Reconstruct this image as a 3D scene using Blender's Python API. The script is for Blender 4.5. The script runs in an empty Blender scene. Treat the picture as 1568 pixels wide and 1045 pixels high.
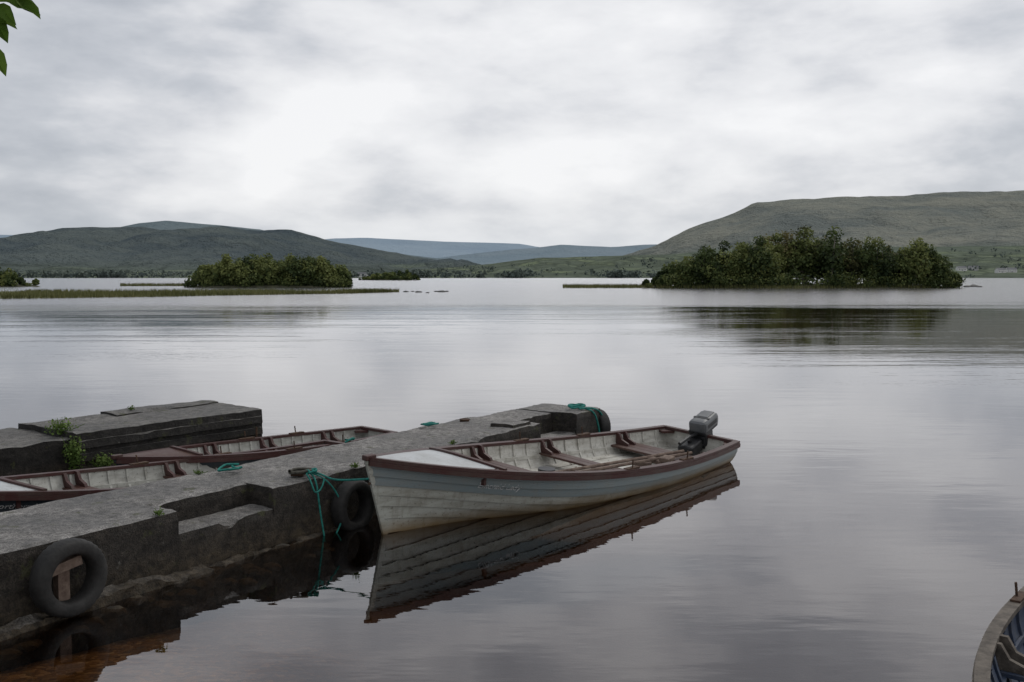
import bpy, bmesh, math, random
import numpy as np
from mathutils import Vector, Matrix, noise as mn
R=math.radians
scene=bpy.context.scene
random.seed(4); rng=np.random.default_rng(4)

# ------------------------------------------------------------------ helpers
def sm(a,b,x):
    t=max(0.0,min(1.0,(x-a)/(b-a))); return t*t*(3-2*t)
def lerp(a,b,t): return a+(b-a)*t
def link(o,parent=None):
    scene.collection.objects.link(o)
    if parent is not None: o.parent=parent
    return o
def empty(name,loc=(0,0,0)):
    e=bpy.data.objects.new(name,None); e.location=loc; e.empty_display_size=.3
    return link(e)
class MB:
    def __init__(s): s.v=[];s.f=[];s.m=[];s.t=[];s.n=0
    def add(s,vs,fs,mi=0,tint=.5):
        b=s.n; s.v.extend([tuple(p) for p in vs]); s.n+=len(vs)
        s.f.extend([tuple(i+b for i in f) for f in fs]); s.m.extend([mi]*len(fs))
        if hasattr(tint,'__len__'): s.t.extend(list(tint))
        else: s.t.extend([tint]*len(vs))
    def build(s,name,mats,parent=None,smooth=False,mat=None):
        me=bpy.data.meshes.new(name); me.from_pydata(s.v,[],s.f)
        if not isinstance(mats,(list,tuple)): mats=[mats]
        for m in mats: me.materials.append(m)
        me.polygons.foreach_set('material_index',s.m)
        if smooth: me.polygons.foreach_set('use_smooth',[True]*len(s.f))
        a=me.attributes.new('tint','FLOAT','POINT'); a.data.foreach_set('value',s.t)
        me.update()
        o=bpy.data.objects.new(name,me); link(o,parent)
        if mat is not None: o.matrix_local=mat
        return o
def tube(mb,pts,rad,n=8,mi=0,tint=.5,cap=True):
    pts=[Vector(p) for p in pts]; vs=[];fs=[]
    if not hasattr(rad,'__len__'): rad=[rad]*len(pts)
    for i,p in enumerate(pts):
        d=(pts[min(i+1,len(pts)-1)]-pts[max(i-1,0)]).normalized()
        u=d.cross(Vector((0,0,1)))
        if u.length<.05: u=d.cross(Vector((1,0,0)))
        u.normalize(); w=d.cross(u)
        for k in range(n):
            a=2*math.pi*k/n; vs.append(p+(u*math.cos(a)+w*math.sin(a))*rad[i])
    for i in range(len(pts)-1):
        for k in range(n):
            fs.append((i*n+k,i*n+(k+1)%n,(i+1)*n+(k+1)%n,(i+1)*n+k))
    if cap: fs.append(tuple(range(n))[::-1]); fs.append(tuple((len(pts)-1)*n+k for k in range(n)))
    mb.add(vs,fs,mi,tint)
def bar(mb,pts,side,w,h,mi=0,tint=.5):
    vs=[];fs=[]
    for p,s in zip(pts,side):
        p=Vector(p);s=Vector(s)*(w/2);z=Vector((0,0,h/2))
        vs+= [p-s-z,p+s-z,p+s+z,p-s+z]
    for i in range(len(pts)-1):
        for k in range(4):
            fs.append((i*4+k,i*4+(k+1)%4,(i+1)*4+(k+1)%4,(i+1)*4+k))
    fs.append((3,2,1,0)); b=(len(pts)-1)*4; fs.append((b,b+1,b+2,b+3))
    mb.add(vs,fs,mi,tint)
def box(mb,c,s,mi=0,rot=None,tint=.5,bev=0):
    bm=bmesh.new(); bmesh.ops.create_cube(bm,size=1)
    for v in bm.verts: v.co=Vector((v.co.x*s[0],v.co.y*s[1],v.co.z*s[2]))
    if bev>0: bmesh.ops.bevel(bm,geom=list(bm.edges),offset=bev,segments=3,profile=.6,affect='EDGES')
    M=Matrix.Translation(Vector(c))
    if rot is not None: M=M@rot
    bm.transform(M); bm.verts.ensure_lookup_table()
    for i,v in enumerate(bm.verts): v.index=i
    mb.add([v.co.copy() for v in bm.verts],[[v.index for v in f.verts] for f in bm.faces],mi,tint)
    bm.free()

# ------------------------------------------------------------------ materials
def nmat(name):
    m=bpy.data.materials.new(name); m.use_nodes=True; nt=m.node_tree
    return m,nt,nt.nodes['Principled BSDF']
def N(nt,t,**k):
    n=nt.nodes.new(t)
    for a,b in k.items(): setattr(n,a,b)
    return n
def ramp(nt,stops):
    r=N(nt,'ShaderNodeValToRGB'); e=r.color_ramp.elements
    while len(e)<len(stops): e.new(.5)
    for i,(p,c) in enumerate(stops):
        e[i].position=p; e[i].color=(c[0],c[1],c[2],1) if hasattr(c,'__len__') else (c,c,c,1)
    return r
def math_(nt,op,a,b=None,c=None):
    n=N(nt,'ShaderNodeMath',operation=op)
    for i,x in enumerate((a,b,c)):
        if x is None: continue
        if isinstance(x,(int,float)): n.inputs[i].default_value=x
        else: nt.links.new(x,n.inputs[i])
    return n.outputs[0]
def mix(nt,fac,a,b,typ='MIX'):
    n=N(nt,'ShaderNodeMixRGB',blend_type=typ)
    for i,x in enumerate((fac,a,b)):
        if isinstance(x,(int,float)): n.inputs[i].default_value=x if i==0 else (x,x,x,1)
        elif isinstance(x,tuple): n.inputs[i].default_value=(x[0],x[1],x[2],1)
        else: nt.links.new(x,n.inputs[i])
    return n.outputs[0]
def noise(nt,vec,scale,detail=5,rough=.55,dist=0):
    n=N(nt,'ShaderNodeTexNoise'); n.inputs['Scale'].default_value=scale; n.inputs['Detail'].default_value=detail
    n.inputs['Roughness'].default_value=rough; n.inputs['Distortion'].default_value=dist
    nt.links.new(vec,n.inputs['Vector']); return n.outputs['Fac']
def mapping(nt,vec,scale=(1,1,1),loc=(0,0,0),rot=(0,0,0)):
    n=N(nt,'ShaderNodeMapping'); n.inputs['Scale'].default_value=scale; n.inputs['Location'].default_value=loc
    n.inputs['Rotation'].default_value=rot
    nt.links.new(vec,n.inputs['Vector']); return n.outputs[0]
def pos(nt,obj=False):
    if obj: return N(nt,'ShaderNodeTexCoord').outputs['Object']
    return N(nt,'ShaderNodeNewGeometry').outputs['Position']
def bump(nt,h,dist,strength=1,normal=None):
    b=N(nt,'ShaderNodeBump'); b.inputs['Distance'].default_value=dist; b.inputs['Strength'].default_value=strength
    nt.links.new(h,b.inputs['Height'])
    if normal is not None: nt.links.new(normal,b.inputs['Normal'])
    return b.outputs[0]
def simple(name,c1,c2,scale=4,rough=.7,bmp=.003,c3=None,obj=True,spec=.3,metal=0):
    m,nt,b=nmat(name); p=pos(nt,obj)
    f=noise(nt,p,scale,5,.62)
    st=[(.32,c1),(.68,c2)] if c3 is None else [(.3,c1),(.5,c2),(.72,c3)]
    r=ramp(nt,st); nt.links.new(f,r.inputs[0]); nt.links.new(r.outputs[0],b.inputs['Base Color'])
    b.inputs['Roughness'].default_value=rough; b.inputs['Specular IOR Level'].default_value=spec; b.inputs['Metallic'].default_value=metal
    if bmp: nt.links.new(bump(nt,noise(nt,p,scale*6,3),bmp),b.inputs['Normal'])
    return m
def paint(name,col,dirt=(.10,.09,.07),amt=.35,rough=.45,stain=False):
    m,nt,b=nmat(name); p=pos(nt,True); g=pos(nt)
    f=noise(nt,mapping(nt,p,(1.5,1.5,6)),2.2,6,.7)
    r=ramp(nt,[(.40,0),(.70,1)]); nt.links.new(f,r.inputs[0])
    c=mix(nt,math_(nt,'MULTIPLY',r.outputs[0],amt),col,dirt)
    fs_=noise(nt,mapping(nt,p,(16,16,1.2)),1,4,.6); rs=ramp(nt,[(.52,0),(.72,1)]); nt.links.new(fs_,rs.inputs[0])
    c=mix(nt,math_(nt,'MULTIPLY',rs.outputs[0],amt*.7),c,dirt)
    f2=noise(nt,p,38,3,.6); r2=ramp(nt,[(.62,0),(.68,1)]); nt.links.new(f2,r2.inputs[0])
    c=mix(nt,math_(nt,'MULTIPLY',r2.outputs[0],amt*.9),c,tuple(x*.55 for x in dirt))
    if stain:
        s=N(nt,'ShaderNodeSeparateXYZ'); nt.links.new(g,s.inputs[0])
        z=math_(nt,'ADD',s.outputs[2],math_(nt,'MULTIPLY',math_(nt,'SUBTRACT',noise(nt,p,5,5),.5),.10))
        mr=N(nt,'ShaderNodeMapRange'); mr.inputs[1].default_value=.0; mr.inputs[2].default_value=.15
        mr.inputs[3].default_value=.9; mr.inputs[4].default_value=0; nt.links.new(z,mr.inputs[0])
        c=mix(nt,mr.outputs[0],c,(.15,.095,.035))
    nt.links.new(c,b.inputs['Base Color']); b.inputs['Roughness'].default_value=rough
    b.inputs['Specular IOR Level'].default_value=.35
    nt.links.new(bump(nt,noise(nt,p,60,3),.0015),b.inputs['Normal'])
    return m

def foliage(name,c1,c2,c3,nscale=.35,trans=.25):
    m,nt,b=nmat(name)
    a=N(nt,'ShaderNodeAttribute',attribute_name='tint')
    f=noise(nt,pos(nt),nscale,2)
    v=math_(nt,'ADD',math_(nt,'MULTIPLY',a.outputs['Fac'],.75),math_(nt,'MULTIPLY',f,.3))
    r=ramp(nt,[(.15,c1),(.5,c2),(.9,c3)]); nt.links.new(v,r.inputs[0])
    nt.links.new(r.outputs[0],b.inputs['Base Color']); b.inputs['Roughness'].default_value=.7; b.inputs['Specular IOR Level'].default_value=.15
    tr=N(nt,'ShaderNodeBsdfTranslucent'); nt.links.new(r.outputs[0],tr.inputs[0])
    mx=N(nt,'ShaderNodeMixShader'); mx.inputs[0].default_value=trans
    nt.links.new(b.outputs[0],mx.inputs[1]); nt.links.new(tr.outputs[0],mx.inputs[2])
    nt.links.new(mx.outputs[0],nt.nodes['Material Output'].inputs[0])
    return m

def concrete(name,top,side,warm=(.050,.038,.024)):
    m,nt,b=nmat(name); g=N(nt,'ShaderNodeNewGeometry'); p=g.outputs['Position']
    sn=N(nt,'ShaderNodeSeparateXYZ'); nt.links.new(g.outputs['Normal'],sn.inputs[0])
    sp=N(nt,'ShaderNodeSeparateXYZ'); nt.links.new(p,sp.inputs[0])
    n1=noise(nt,p,1.3,7,.72); n2=noise(nt,p,13,5,.75); n3=noise(nt,p,85,3,.65)
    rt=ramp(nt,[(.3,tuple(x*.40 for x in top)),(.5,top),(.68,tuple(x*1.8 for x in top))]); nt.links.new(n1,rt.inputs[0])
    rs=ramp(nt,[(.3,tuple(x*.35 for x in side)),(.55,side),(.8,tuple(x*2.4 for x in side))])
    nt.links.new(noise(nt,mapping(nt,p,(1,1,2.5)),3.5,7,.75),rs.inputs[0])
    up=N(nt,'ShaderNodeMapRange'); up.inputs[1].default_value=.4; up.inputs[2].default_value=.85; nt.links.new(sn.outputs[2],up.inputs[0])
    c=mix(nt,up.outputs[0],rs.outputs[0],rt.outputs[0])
    sp2=ramp(nt,[(.38,.45),(.6,1.3)]); nt.links.new(n2,sp2.inputs[0]); c=mix(nt,.8,c,sp2.outputs[0],'MULTIPLY')
    sp3=ramp(nt,[(.4,.45),(.62,1.45)]); nt.links.new(n3,sp3.inputs[0]); c=mix(nt,.85,c,sp3.outputs[0],'MULTIPLY')
    lm=ramp(nt,[(.66,0),(.71,1)]); nt.links.new(noise(nt,mapping(nt,p,(1,1,1),(5,3,1)),9,5,.7),lm.inputs[0])
    c=mix(nt,math_(nt,'MULTIPLY',lm.outputs[0],.45),c,(.24,.24,.22))
    ms=ramp(nt,[(.59,0),(.65,1)]); nt.links.new(noise(nt,p,5.5,5,.7),ms.inputs[0])
    c=mix(nt,math_(nt,'MULTIPLY',ms.outputs[0],.65),c,(.05,.054,.02))
    zz=math_(nt,'ADD',sp.outputs[2],math_(nt,'MULTIPLY',math_(nt,'SUBTRACT',n1,.5),.35))
    mr=N(nt,'ShaderNodeMapRange'); mr.inputs[1].default_value=.04; mr.inputs[2].default_value=.28; mr.inputs[3].default_value=.92; mr.inputs[4].default_value=0
    nt.links.new(zz,mr.inputs[0])
    wn=ramp(nt,[(.4,tuple(x*.35 for x in warm)),(.62,tuple(x*1.3 for x in warm))]); nt.links.new(n2,wn.inputs[0])
    c=mix(nt,mr.outputs[0],c,wn.outputs[0])
    nt.links.new(c,b.inputs['Base Color'])
    rr=ramp(nt,[(.3,.45),(.6,.85)]); nt.links.new(n1,rr.inputs[0]); nt.links.new(rr.outputs[0],b.inputs['Roughness'])
    b.inputs['Specular IOR Level'].default_value=.3
    bb=bump(nt,n2,.025); bb=bump(nt,n3,.010,1,bb); nt.links.new(bb,b.inputs['Normal'])
    return m

# ------------------------------------------------------------------ camera
cam=bpy.data.cameras.new('camera'); co=link(bpy.data.objects.new('camera',cam))
cam.lens=35; cam.sensor_width=36; cam.clip_end=40000; cam.clip_start=.05
co.location=(0,0,2.4); co.rotation_euler=(R(90-3.73),0,0); scene.camera=co

# ------------------------------------------------------------------ world : overcast
SAZ,SEL=R(35),R(52)
w=bpy.data.worlds.new('World'); scene.world=w; w.use_nodes=True; nt=w.node_tree
bg=nt.nodes['Background']; bg.inputs['Strength'].default_value=.1
sky=N(nt,'ShaderNodeTexSky',sky_type='NISHITA'); sky.sun_disc=False; sky.sun_elevation=SEL; sky.sun_rotation=SAZ
tc=N(nt,'ShaderNodeTexCoord'); s=N(nt,'ShaderNodeSeparateXYZ'); nt.links.new(tc.outputs['Generated'],s.inputs[0])
dv=tc.outputs['Generated']
n1=noise(nt,mapping(nt,dv,(1,1,2.5),(1.3,.4,.2)),4.4,6,.5,.12)
n2=noise(nt,mapping(nt,dv,(1,1,2.4),(7.3,2.6,3.1)),1.9,2,.5)
n3=noise(nt,mapping(nt,dv,(1,1,2.6),(2.3,.6,5.1)),13,4,.55,.15)
val=math_(nt,'ADD',math_(nt,'MULTIPLY',n1,.50),math_(nt,'MULTIPLY',n2,.36))
val=math_(nt,'ADD',val,math_(nt,'MULTIPLY',n3,.14))
val=math_(nt,'ADD',val,math_(nt,'MULTIPLY',s.outputs[0],.12))
val=math_(nt,'ADD',val,math_(nt,'MULTIPLY',math_(nt,'MINIMUM',s.outputs[2],.3),.05))
r=ramp(nt,[(.42,(.44,.465,.51)),(.475,(.55,.57,.61)),(.515,(.67,.68,.71)),(.555,(.77,.775,.795)),(.63,(.89,.89,.90))]); nt.links.new(val,r.inputs[0])
hz=N(nt,'ShaderNodeMapRange',interpolation_type='SMOOTHSTEP'); hz.inputs[1].default_value=-.01; hz.inputs[2].default_value=.08; hz.inputs[3].default_value=.6; hz.inputs[4].default_value=0
nt.links.new(s.outputs[2],hz.inputs[0])
c=mix(nt,hz.outputs[0],r.outputs[0],(.56,.61,.67))
c=mix(nt,1,c,(10.5,10.5,10.5),'MULTIPLY')
c=mix(nt,.05,c,sky.outputs[0])
nt.links.new(c,bg.inputs['Color'])
sl=bpy.data.lights.new('sun','SUN'); sl.energy=1.0; sl.angle=R(20); sl.color=(1,.96,.9)
so=link(bpy.data.objects.new('sun',sl)); d=Vector((math.sin(SAZ)*math.cos(SEL),math.cos(SAZ)*math.cos(SEL),math.sin(SEL)))
so.rotation_euler=(-d).to_track_quat('-Z','Y').to_euler(); so.location=d*50
scene.view_settings.view_transform='Standard'; scene.view_settings.look='None'; scene.view_settings.exposure=0

# ------------------------------------------------------------------ ground / lake bed
def bedz(x,y):
    ys=3.7+.5*math.sin(x*.35)+ .35*mn.noise(Vector((x*.4,0,3)))
    dd=y-ys
    if dd<0: z=min(.8,-dd*.42)+.04*mn.noise(Vector((x,y,0)))
    else: z=(-.06*dd if dd<3 else -.18-(dd-3)*.12)-.35*sm(-2.6,0.9,x)*min(1,dd)
    return max(z,-4)+.03*mn.noise(Vector((x*2.3,y*2.3,5)))
xs=[-14000,-5000,-2000,-600,-200,-80,-40]+list(np.arange(-25,25.01,.5))+[40,80,200,600,2000,5000,14000]
ys_=[-14000,-3000,-600,-100,-30,-12,-6]+list(np.arange(-3,20.01,.4))+[24,30,40,60,120,400,1500,5000,14000]
mb=MB(); V=[(x,y,bedz(x,y)) for y in ys_ for x in xs]; nx=len(xs)
mb.add(V,[(j*nx+i,j*nx+i+1,(j+1)*nx+i+1,(j+1)*nx+i) for j in range(len(ys_)-1) for i in range(nx-1)])
m,nt,b=nmat('gravel_bed'); p=pos(nt)
vo=N(nt,'ShaderNodeTexVoronoi'); vo.inputs['Scale'].default_value=26; nt.links.new(p,vo.inputs['Vector'])
sv=N(nt,'ShaderNodeSeparateColor'); nt.links.new(vo.outputs['Color'],sv.inputs[0])
rr=ramp(nt,[(0,(.08,.046,.02)),(.6,(.19,.115,.053)),(.9,(.30,.20,.10)),(1,(.42,.33,.22))]); nt.links.new(sv.outputs[0],rr.inputs[0])
n_=ramp(nt,[(.35,.35),(.65,1.1)]); nt.links.new(noise(nt,p,1.1,5,.6),n_.inputs[0])
nt.links.new(mix(nt,.9,rr.outputs[0],n_.outputs[0],'MULTIPLY'),b.inputs['Base Color']); b.inputs['Roughness'].default_value=.9
inv=math_(nt,'SUBTRACT',1,vo.outputs['Distance']); nt.links.new(bump(nt,inv,.015),b.inputs['Normal'])
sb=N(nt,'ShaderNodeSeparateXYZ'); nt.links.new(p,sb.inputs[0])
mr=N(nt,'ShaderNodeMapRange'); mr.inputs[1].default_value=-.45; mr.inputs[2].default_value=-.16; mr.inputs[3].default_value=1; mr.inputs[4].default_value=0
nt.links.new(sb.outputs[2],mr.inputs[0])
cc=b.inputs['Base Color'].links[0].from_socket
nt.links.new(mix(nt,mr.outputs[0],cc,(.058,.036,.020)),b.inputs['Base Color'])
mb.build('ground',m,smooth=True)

# ------------------------------------------------------------------ water
m,nt,b=nmat('lake_water'); nt.nodes.remove(b); p=pos(nt)
sp=N(nt,'ShaderNodeSeparateXYZ'); nt.links.new(p,sp.inputs[0])
big=noise(nt,mapping(nt,p,(.02,.06,1),(3,1,0)),1,3,.55)
yy=math_(nt,'ADD',sp.outputs[1],math_(nt,'MULTIPLY',math_(nt,'SUBTRACT',big,.5),60))
wr=N(nt,'ShaderNodeMapRange',interpolation_type='SMOOTHSTEP'); wr.inputs[1].default_value=66; wr.inputs[2].default_value=92; nt.links.new(yy,wr.inputs[0])
wind=wr.outputs[0]
st=noise(nt,mapping(nt,p,(.05,.35,1),(7,2,0)),1,3,.6)
sr=ramp(nt,[(.46,0),(.64,1)]); nt.links.new(st,sr.inputs[0])
yr=N(nt,'ShaderNodeMapRange'); yr.inputs[1].default_value=9; yr.inputs[2].default_value=40; nt.links.new(sp.outputs[1],yr.inputs[0])
streak=math_(nt,'MULTIPLY',sr.outputs[0],yr.outputs[0])
calm=noise(nt,mapping(nt,p,(.45,1.5,1)),1,2,.5)
fine=noise(nt,mapping(nt,p,(2.2,7,1),(0,0,0),(0,0,.12)),1,2,.5)
rip=noise(nt,mapping(nt,p,(1.2,3.5,1),(1,2,3)),1,3,.6)
h=math_(nt,'MULTIPLY',calm,.0038)
h=math_(nt,'ADD',h,math_(nt,'MULTIPLY',fine,.0009))
h=math_(nt,'ADD',h,math_(nt,'MULTIPLY',math_(nt,'MULTIPLY',rip,streak),.008))
h=math_(nt,'ADD',h,math_(nt,'MULTIPLY',math_(nt,'MULTIPLY',rip,wind),.045))
nb=bump(nt,h,1.0)
fr=N(nt,'ShaderNodeFresnel'); fr.inputs['IOR'].default_value=1.43; nt.links.new(nb,fr.inputs['Normal'])
fac=math_(nt,'POWER',fr.outputs[0],.77)
gl=N(nt,'ShaderNodeBsdfGlossy'); gl.inputs['Color'].default_value=(.985,.985,1,1); nt.links.new(nb,gl.inputs['Normal'])
nt.links.new(math_(nt,'ADD',math_(nt,'MULTIPLY',wind,.12),.012),gl.inputs['Roughness'])
tr=N(nt,'ShaderNodeBsdfTransparent'); tr.inputs[0].default_value=(.70,.55,.40,1)
mx=N(nt,'ShaderNodeMixShader'); nt.links.new(fac,mx.inputs[0]); nt.links.new(tr.outputs[0],mx.inputs[1]); nt.links.new(gl.outputs[0],mx.inputs[2])
nt.links.new(mx.outputs[0],nt.nodes['Material Output'].inputs[0])
mb=MB(); mb.add([(-14000,-20,0),(14000,-20,0),(14000,9000,0),(-14000,9000,0)],[(0,1,2,3)]); mb.build('water',m)

# ------------------------------------------------------------------ hills (distance haze is put into their base colours)
def hillmat(name,lo,hi,field,fieldtop,cell,edge=.8,bp=.35):
    m,nt,b=nmat(name); p=pos(nt); sp=N(nt,'ShaderNodeSeparateXYZ'); nt.links.new(p,sp.inputs[0])
    f=noise(nt,mapping(nt,p,(1,1,2)),1/cell,7,.70)
    r=ramp(nt,[(.39,lo),(.59,hi)]); nt.links.new(f,r.inputs[0])
    vo=N(nt,'ShaderNodeTexVoronoi'); vo.inputs['Scale'].default_value=1/cell*4
    nt.links.new(mapping(nt,p,(1,.55,1)),vo.inputs['Vector'])
    sc=N(nt,'ShaderNodeSeparateColor'); nt.links.new(vo.outputs['Color'],sc.inputs[0])
    fc=ramp(nt,[(0,tuple(x*.75 for x in field)),(.6,field),(1,(field[0]*1.25,field[1]*1.25,field[2]*1.05))]); nt.links.new(sc.outputs[0],fc.inputs[0])
    ve=N(nt,'ShaderNodeTexVoronoi',feature='DISTANCE_TO_EDGE'); ve.inputs['Scale'].default_value=1/cell*4
    nt.links.new(mapping(nt,p,(1,.55,1)),ve.inputs['Vector'])
    er=ramp(nt,[(.03,1),(.10,0)]); nt.links.new(ve.outputs[0],er.inputs[0])
    fcol=mix(nt,math_(nt,'MULTIPLY',er.outputs[0],edge),fc.outputs[0],tuple(x*.5 for x in field))
    z=math_(nt,'ADD',sp.outputs[2],math_(nt,'MULTIPLY',math_(nt,'SUBTRACT',f,.5),fieldtop*2))
    mr=N(nt,'ShaderNodeMapRange'); mr.inputs[1].default_value=fieldtop*.5; mr.inputs[2].default_value=fieldtop*1.1; mr.inputs[3].default_value=1; mr.inputs[4].default_value=0
    nt.links.new(z,mr.inputs[0])
    nt.links.new(mix(nt,mr.outputs[0],r.outputs[0],fcol),b.inputs['Base Color'])
    b.inputs['Roughness'].default_value=1; b.inputs['Specular IOR Level'].default_value=0
    nt.links.new(bump(nt,f,cell*bp),b.inputs['Normal'])
    return m
def hill(name,D,D0,prof,mat,amp,seed,nx=260,ny=36,pw=1.25):
    ang=np.array([p[0] for p in prof],float); px=(ang-784)/1524*D
    pz=2.4+(423.15-np.array([p[1] for p in prof],float))/1524*D
    def H(x,y):
        zr=float(np.interp(x,px,pz)); t=(y-D0)/(D-D0)
        nz=mn.fractal(Vector((x/(D*.05),y/(D*.09),seed)),.9,2.1,5)
        if t<=1: f=max(t,0)**pw
        else: f=max(0,1-(t-1)*1.4)
        k=1-.75*sm(.6,1,t)
        z=zr*f+amp*k*D/1524*nz*min(1,max(t,0)*1.5)*min(1,abs(zr)/(D*.008)+.2)
        return z-2.0 if t<.02 else z
    mb=MB(); X=np.linspace(px[0],px[-1],nx); Y=list(np.linspace(D0-50,D,ny))+list(np.linspace(D,D*1.35,9))[1:]
    mb.add([(x,y,H(x,y) if y>=D0 else -6) for y in Y for x in X],[(j*nx+i,j*nx+i+1,(j+1)*nx+i+1,(j+1)*nx+i) for j in range(len(Y)-1) for i in range(nx-1)])
    mb.build(name,mat,smooth=True); return H
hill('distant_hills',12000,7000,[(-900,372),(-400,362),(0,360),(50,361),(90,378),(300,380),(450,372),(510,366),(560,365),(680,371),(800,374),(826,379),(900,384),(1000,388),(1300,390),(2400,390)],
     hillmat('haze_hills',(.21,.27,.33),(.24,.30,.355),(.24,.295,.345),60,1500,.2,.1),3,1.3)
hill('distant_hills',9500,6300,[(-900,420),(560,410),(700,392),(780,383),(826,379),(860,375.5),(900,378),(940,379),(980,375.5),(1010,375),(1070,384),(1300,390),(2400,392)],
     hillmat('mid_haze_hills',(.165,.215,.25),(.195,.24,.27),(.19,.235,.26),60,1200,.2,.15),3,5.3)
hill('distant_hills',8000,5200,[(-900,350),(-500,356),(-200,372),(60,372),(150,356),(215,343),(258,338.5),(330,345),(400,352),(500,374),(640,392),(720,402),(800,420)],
     hillmat('hazed_ridge',(.125,.16,.175),(.15,.185,.195),(.15,.18,.185),60,900,.3,.2),4,3.3)  # ridge colour made bluer to carry the air haze
hill('hill',4200,1900,[(-900,430),(-500,408),(-150,403),(0,396),(40,380),(80,360),(110,351),(150,349),(200,350),(260,353),(345,349),(450,354),(520,370),(600,388),(700,402),(780,414),(860,426),(900,430)],
     hillmat('hazed_moor_hill',(.08,.102,.115),(.125,.148,.145),(.125,.15,.135),45,420,.6,.6),16,7.7)  # moor tones blued for distance haze in the colour
hill('hill',5200,2300,[(780,428),(850,412),(950,393),(1000,378),(1050,354),(1100,335),(1150,313),(1200,308),(1400,299),(1568,292),(1900,284),(2400,300),(3000,360)],
     hillmat('hazed_grass_hill',(.17,.19,.18),(.255,.262,.225),(.175,.205,.175),110,520,.7,.6),14,4.1)  # grass tones lightened and greyed: haze painted into the albedo
HL=hill('foreshore',2300,1250,[(-900,416),(0,417),(300,418),(560,420),(650,415),(720,408),(830,395),(900,394),(1040,389),(1100,384),(1250,380),(1568,377),(2400,372)],
     hillmat('hazed_farmland',(.088,.112,.10),(.12,.142,.118),(.13,.155,.12),90,160,.6),6,9.2,nx=420,ny=50)  # field colours muted, with haze over the far shore painted in

# ------------------------------------------------------------------ foliage masses
def leaves(mb,c,ax,n,size,tint,mi=0,up=.3,lo=.55):
    d=rng.normal(size=(n,3)); d/=np.linalg.norm(d,axis=1)[:,None]
    rad=rng.uniform(lo,1.08,n)[:,None]; P=np.array(c)+d*rad*np.array(ax)
    nn=d+rng.normal(size=(n,3))*.8+np.array([0,0,up]); nn/=np.linalg.norm(nn,axis=1)[:,None]
    a=np.cross(nn,rng.normal(size=(n,3))); a/=np.linalg.norm(a,axis=1)[:,None]; b=np.cross(nn,a)
    s=(size*rng.uniform(.5,1.3,n))[:,None]
    V=np.stack([P-a*s*.5,P+b*s*.38,P+a*s*.55,P-b*s*.42],1).reshape(-1,3)
    t=np.clip(tint+rng.normal(size=n)*.12+ d[:,2]*.18,0,1)  # tint rises toward clump tops: sky light put into leaf colour
    mb.add(V.tolist(),[(4*i,4*i+1,4*i+2,4*i+3) for i in range(n)],mi,np.repeat(t,4).tolist())
def tree(mb,x,y,z0,h,r,n,size,tone,bare=.0):
    lean=rng.normal(size=2)*.05*h
    tube(mb,[(x,y,z0-.3),(x+lean[0]*.4,y+lean[1]*.4,z0+h*.4),(x+lean[0],y+lean[1],z0+h*.8)],[h*.022,h*.015,h*.006],6,1)
    K=int(rng.integers(10,14)); zc=z0+h*.52
    for k in range(K):
        d=rng.normal(size=3); d/=np.linalg.norm(d); rr=rng.uniform(.35,.75)
        cc=(x+lean[0]+d[0]*r*rr,y+lean[1]+d[1]*r*rr,zc+d[2]*h*.42*rr)
        rc=r*rng.uniform(.36,.52)
        if k==0: cc=(x+lean[0],y+lean[1],z0+h-rc*.75)
        tube(mb,[(x+lean[0]*.5,y+lean[1]*.5,z0+h*rng.uniform(.2,.5)),cc],[h*.009,h*.003],4,1)
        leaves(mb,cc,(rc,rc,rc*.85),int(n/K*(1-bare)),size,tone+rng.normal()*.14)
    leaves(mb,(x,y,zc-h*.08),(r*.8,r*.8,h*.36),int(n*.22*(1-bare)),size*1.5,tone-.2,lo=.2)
bark=simple('bark',(.09,.08,.065),(.22,.20,.17),6,.9,.01,obj=False)
fol=foliage('island_foliage',(.018,.030,.012),(.060,.084,.027),(.165,.185,.060))  # lightest tone raised for sky-lit crown tops, painted as leaf colour
fol2=foliage('brown_foliage',(.022,.028,.012),(.09,.09,.034),(.18,.16,.07))
mud=simple('island_soil',(.03,.032,.018),(.08,.08,.045),.7,.95,.05,obj=False)
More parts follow.
